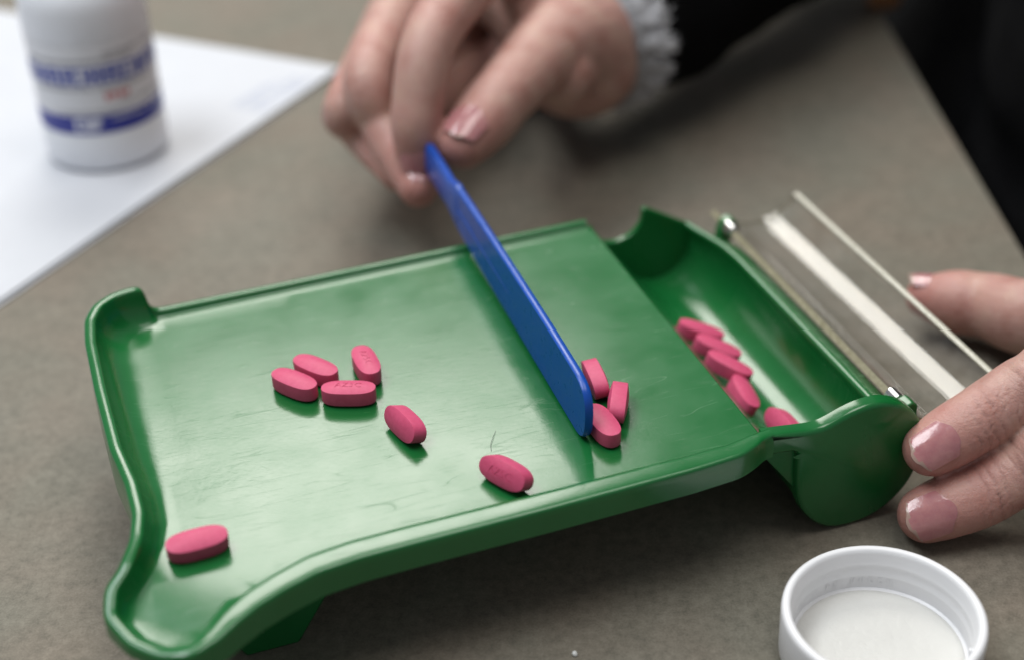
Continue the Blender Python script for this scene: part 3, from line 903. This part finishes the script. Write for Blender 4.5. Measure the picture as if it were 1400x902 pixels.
def nail(tip, axis, nrm, r, length, half_w, parent, over=1.5, tap=.8, back=None, tipfrac=.92, label=None):
    """curved nail plate lying on a fingertip; tip: centre of the fingertip pad"""
    a = Vector(axis).normalized(); nn = Vector(nrm); nn = (nn - a * nn.dot(a)).normalized(); s = a.cross(nn)
    bm = bmesh.new(); nu, nv = 14, 16; rws = []
    phi = half_w / r
    for side in (0, 1):
        rr_ = []
        for j in range(nv + 1):
            t = j / nv; row = []
            wf = 1.0 if t > .25 else (.62 + .38 * math.sin(math.pi / 2 * t / .25))
            if t > .86: wf *= math.sqrt(max(.16, 1 - ((t - .86) / .155) ** 2 * .85))
            for i in range(nu + 1):
                q = (i / nu * 2 - 1)
                ang = phi * wf * q
                arch = -.9 * ((t - .45) ** 2) * 1.6
                base = q * q * 2.4 * max(0, 1 - t / .3) ** 1.5
                corner = base - abs(q) ** 2.2 * (1.2 if t > .8 else .0) * (t - .8) / .2 * 1.3
                l = -length + over + t * length + corner
                rad = r + arch + tap * (1 - t) - side * .55
                row.append(bm.verts.new((Vector(tip) + a * l + s * (rad * math.sin(ang)) + nn * (rad * math.cos(ang))) * MM - PO))
            rr_.append(row)
        rws.append(rr_)
    T_, Bt = rws
    for R_ in rws:
        for j in range(nv):
            for i in range(nu):
                f = bm.faces.new((R_[j][i], R_[j][i + 1], R_[j + 1][i + 1], R_[j + 1][i]))
                q = (i + .5) / nu * 2 - 1
                f.material_index = 1 if (j + .5) / nv > tipfrac - .08 * q * q + .05 else 0
    for j in range(nv):
        for i in (0, nu): bm.faces.new((T_[j][i], T_[j + 1][i], Bt[j + 1][i], Bt[j][i]))
    for i in range(nu):
        for j in (0, nv): bm.faces.new((T_[j][i], T_[j][i + 1], Bt[j][i + 1], Bt[j][i])).material_index = 1 if j else 0
    o = mesh_obj('fingernail', bm, [NAIL, NAILT], parent, True, 60)
    if label: o['label'] = label
    return o


def finish_hand(me, creases, flushes, name, label):
    """skin folds over the joints (pushed into the mesh) and a flush of red where the skin is redder"""
    at = me.attributes.new('flush', 'FLOAT', 'POINT')
    vals = [0.0] * len(me.vertices)
    nrm = [v_.normal.copy() for v_ in me.vertices]
    for idx, v_ in enumerate(me.vertices):
        p = v_.co / MM; disp = 0
        for (c, ax, dorsal, rad, amp, freq) in creases:
            dv = p - c
            if dv.length > rad * 1.8: continue
            l = dv.dot(ax); w = max(0, nrm[idx].dot(dorsal))
            if w <= 0: continue
            wob = noise.noise(p * .22) * .9 + noise.noise(p * .8 + Vector((7, 0, 0))) * .35
            fade = math.exp(-(l / (rad * .55)) ** 2) * w
            k = (l + wob) * freq
            disp -= amp * fade * (max(0, math.cos(k)) ** 5 - .15) * max(.15, .62 + .6 * noise.noise(p * .2 + Vector((3, 1, 9))))
        if disp: v_.co += nrm[idx] * disp * MM
        fl_ = 0
        for (c, rad, amt) in flushes:
            fl_ = max(fl_, amt * math.exp(-((p - c).length / rad) ** 2))
        vals[idx] = max(0, min(1, fl_ + .18 * noise.noise(p * .12)))
    at.data.foreach_set('value', vals)
    shift(me)
    o = link_mesh(name, me, SKIN, person)
    o['label'] = label
    return o


CAMDIR = -FWD
# --- hand that pinches the spatula
iT, iD, iP, iM = px(572, 218, 45), px(570, 152, 62), px(598, 35, 84), px(700, -75, 88)
mT, mD, mP, mM = px(572, 256, 37), px(527, 172, 48), px(512, 80, 66), px(630, -95, 70)
rT, rD, rP, rM = px(545, 236, 34), px(487, 168, 39), px(486, 125, 52), px(605, -85, 58)
kT, kD, kP, kM = px(540, 195, 26), px(508, 158, 31), px(510, 125, 39), px(600, -50, 46)
tT, tI, tM, tC = px(633, 198, 52), px(697, 122, 60), px(755, 66, 60), px(790, 56, 53)
wr = px(795, 58, 48)
bm = bmesh.new()
limb(bm, [wr + Vector((0, 0, 6)), iM.lerp(wr, .5) + Vector((0, 0, 2)), iM, iP, iD, iT], [24, 19, 13, 10.0, 9.1, 7.6])
limb(bm, [wr + Vector((0, 0, 4)), mM.lerp(wr, .5), mM, mP, mD, mT], [22, 18, 13, 10.0, 9.0, 7.2])
limb(bm, [wr, rM.lerp(wr, .5), rM, rP, rD, rT], [22, 17, 12.5, 9.4, 8.8, 7.0])
limb(bm, [wr + Vector((0, 0, -2)), kM.lerp(wr, .5), kM, kP, kD, kT], [19, 14, 10.5, 8.8, 7.8, 6.2])
limb(bm, [wr + Vector((-2, -4, -2)), tC, tM, tI, tI.lerp(tT, .55), tT], [27, 23, 16, 11.8, 11.4, 8.6])
limb(bm, [tC + Vector((-4, -2, -6)), tM.lerp(tI, .2) + Vector((6, -2, -7))], [17, 12])          # ball of the thumb
limb(bm, [iM.lerp(wr, .45) + Vector((0, 0, -4)), tM.lerp(tI, .1)], [14, 9])                       # web of the thumb
limb(bm, [wr + Vector((-6, 0, -8)), px(740, 70, 28), px(650, 105, 20), px(600, 150, 20)], [20, 15, 11, 8])   # palm behind the pinch
limb(bm, [px(740, 40, 28), px(670, 40, 24), px(630, 70, 22)], [14, 13, 11])
sl_dir = (px(1010, -95, 62) - wr).normalized()
limb(bm, [wr, wr + sl_dir * 30, wr + sl_dir * 90], [27, 27, 28])
me = remeshed('hand', bm, 1.0, SKIN, person, 8)
idx_n = (CAMDIR + Vector((-.25, 0, .2))).normalized()
fl = [(iT, 15, .8), (mT, 15, .8), (rT, 14, .8), (tT, 16, .75), (rD, 14, .6), (iP, 14, .35), (mP, 12, .4), (rP, 12, .5), (tI, 12, .25)]
cr = [(tI, (tT - tI).normalized(), CAMDIR, 11, .5, 2.2), (iD, (iT - iD).normalized(), CAMDIR, 9, .4, 2.2)]
hand_a = finish_hand(me, [], fl, 'hand', 'hand with fingertips pinching the end of the blue spatula')
nail(iT + Vector((0, 0, -1)), iT - iD, CAMDIR + RT * -.05 + Vector((0, 0, .1)), 8.3, 12, 5.6, hand_a, 4.5)
nail(mT + Vector((0, 0, -1)), mT - mD, CAMDIR + RT * .5, 7.8, 9, 4.6, hand_a, 3.4)
nail(tT, tT - tI, CAMDIR + RT * -.25 + UP * .25, 9.2, 14, 6.8, hand_a, 5.5, tap=2.0)

# --- hand that steadies the tray
IT, ID, IP, IM = px(1272, 613, 25.5), px(1338, 572, 32), px(1450, 500, 42), Vector((205, 392, 50))
MT, MD, MP_, MM_ = px(1266, 703, 8.5), px(1345, 673, 13.5), px(1475, 590, 30), Vector((222, 372, 47))
RT_, RD, RP, RM = px(1462, 760, 9), px(1500, 720, 18), Vector((190, 330, 36)), Vector((228, 350, 42))
KT, KD, KP, KM = px(1540, 790, 8), px(1570, 740, 15), Vector((200, 312, 28)), Vector((230, 330, 36))
TT, TI, TM, TC = px(1268, 407, 13), px(1350, 418, 15), px(1470, 432, 22), Vector((255, 405, 36))
WR = Vector((285, 372, 44))
bm = bmesh.new()
limb(bm, [WR, IM.lerp(WR, .5), IM, IP, IP.lerp(ID, .5), ID, ID.lerp(IT, .6), IT], [22, 17, 12, 10.2, 9.3, 8.9, 8.6, 7.6], 28)
limb(bm, [WR, MM_.lerp(WR, .5), MM_, MP_, MP_.lerp(MD, .5), MD, MD.lerp(MT, .6), MT], [22, 17, 12, 10.4, 9.4, 9.1, 8.9, 7.9], 28)
limb(bm, [WR, RM.lerp(WR, .5), RM, RP, RD, RT_], [20, 16, 11.5, 9.6, 8.6, 7.4])
limb(bm, [WR, KM.lerp(WR, .5), KM, KP, KD, KT], [19, 14, 10.5, 8.6, 7.8, 6.6])
limb(bm, [WR + Vector((0, 4, -4)), TC, TM, TI, TI.lerp(TT, .5), TT], [21, 18, 13.5, 10.8, 10.4, 7.2], 28)
limb(bm, [TC, IM.lerp(WR, .3)], [16, 15])
limb(bm, [WR, WR + Vector((60, -10, 20)), WR + Vector((120, -20, 60))], [23, 25, 30])
me = remeshed('hand', bm, .62, SKIN, person, 10)
fl = [(IT, 16, .75), (MT, 16, .75), (ID, 9, .35), (MD, 9, .3), (TT, 18, .8), (TI, 14, .4), (px(1250, 655, 22), 9, .5), (px(1258, 650, 14), 7, .8)]
nI = (CAMDIR + UP * .10 + RT * -.25).normalized()
nM = (CAMDIR + UP * -.02 + RT * -.28).normalized()
cr = [(ID + (IP - ID) * .10, (IT - ID).normalized(), CAMDIR, 11, .85, 2.3), (ID + (IP - ID) * .5, (IT - ID).normalized(), CAMDIR, 13, .5, 1.9),
      (MD + (MP_ - MD) * .05, (MT - MD).normalized(), CAMDIR, 11, .85, 2.3), (MD + (MP_ - MD) * .5, (MT - MD).normalized(), CAMDIR, 13, .5, 1.9)]
hand_b = finish_hand(me, cr, fl, 'hand', 'hand with two fingers and thumb steadying the tray')
nail(IT, IT - ID, nI, 8.0, 14.5, 5.7, hand_b, 6.9, tipfrac=.86)
nail(MT, MT - MD, nM, 8.3, 14.0, 6.3, hand_b, 7.2, tipfrac=.86)
nail(TT + Vector((0, 0, 0)), TT - TI, Vector((-.1, .25, 1)), 7.6, 12, 5.6, hand_b, 6.5, tipfrac=.8)

# --- clothes: sweater (body and both sleeves in one mesh), fringed cuff
bm = bmesh.new()
elb = Vector((255, 800, 90)); sh = Vector((365, 690, 380))
w0 = wr + sl_dir * 19
tube(bm, [w0, w0 + sl_dir * 30, w0 + sl_dir * 70, w0 + sl_dir * 130, elb + Vector((0, 0, 20)), sh], [33, 37, 41, 46, 54, 70], 28, 6)
W1 = WR + Vector((22, -4, 8))
tube(bm, [W1, W1 + Vector((50, -4, 26)), Vector((400, 330, 140)), Vector((400, 420, 380))], [30, 36, 48, 68], 28, 6)
tube(bm, [Vector((370, 590, -420)), Vector((365, 585, -200)), Vector((360, 580, 0)), Vector((380, 570, 200)), Vector((400, 555, 400))], [170, 165, 155, 150, 120], 40, 6)
tube(bm, [Vector((352, 760, -120)), Vector((352, 380, -120))], [158, 158], 36, 6)
me = remeshed('sweater', bm, 6, BLACK, person, 5)
nrms = [v_.normal.copy() for v_ in me.vertices]
for v_, nv_ in zip(me.vertices, nrms):      # soft folds in the knit
    p = v_.co / MM
    v_.co += nv_ * (noise.noise(p * .03) * 3.5 + noise.noise(p * .09) * 1.2) * MM
shift(me)
sw = link_mesh('sweater', me, BLACK, person)

bm = bmesh.new()
t = sl_dir; s = Vector((0, 0, 1)) - t * t.z; s.normalize(); w = t.cross(s)
n = 180; loops = []
rnd = random.Random(21)


def cuff_pt(q, a, ex=0.0):
    r0 = 27.6 + 5.5 * q + math.sin(a * 13) * .9 * q + noise.noise(Vector((math.cos(a) * 4, math.sin(a) * 4, q * 2))) * 1.5 * q
    return wr + t * (-1 + q * 11.5 + 1.6 * q * math.sin(a * 21 + 2) + ex) + w * (r0 * math.cos(a)) + s * (r0 * math.sin(a))


for layer in range(8):
    loops.append([cuff_pt(layer / 7, 2 * math.pi * k / n) for k in range(n)])
loft(bm, loops)
bmesh.ops.solidify(bm, geom=bm.faces[:], thickness=.5 * MM)
for k in range(1500):                       # loose fuzzy fringe
    a = rnd.uniform(0, 2 * math.pi); q = rnd.uniform(.45, 1.0); b0 = cuff_pt(q, a)
    lump = .5 + .5 * math.sin(a * 17 + 1.3 * math.sin(a * 5))
    out_ = (w * math.cos(a) + s * math.sin(a)); L = rnd.uniform(2, 5) + 7.5 * lump * rnd.random()
    dr = (t * rnd.uniform(.6, 1.0) + out_ * rnd.uniform(.05, .5) + w.cross(out_) * 0 + Vector((rnd.uniform(-.3, .3), rnd.uniform(-.3, .3), rnd.uniform(-.3, .3)))).normalized()
    sx = dr.cross(out_).normalized() * rnd.uniform(.22, .5); sy = dr.cross(sx).normalized() * .22
    mid = b0 + dr * L * .55 + out_ * .6; end = b0 + dr * L
    A_ = [bm.verts.new(p * MM) for p in (b0 + sx, b0 + sy, b0 - sx, b0 - sy)]; B_ = [bm.verts.new(p * MM) for p in (mid + sx * .8, mid + sy * .8, mid - sx * .8, mid - sy * .8)]; E_ = bm.verts.new(end * MM)
    for m_ in range(4):
        bm.faces.new((A_[m_], A_[(m_ + 1) % 4], B_[(m_ + 1) % 4], B_[m_])); bm.faces.new((B_[m_], B_[(m_ + 1) % 4], E_))
for v_ in bm.verts: v_.co -= PO
cuff = mesh_obj('fringed_cuff', bm, LACE, person, True)
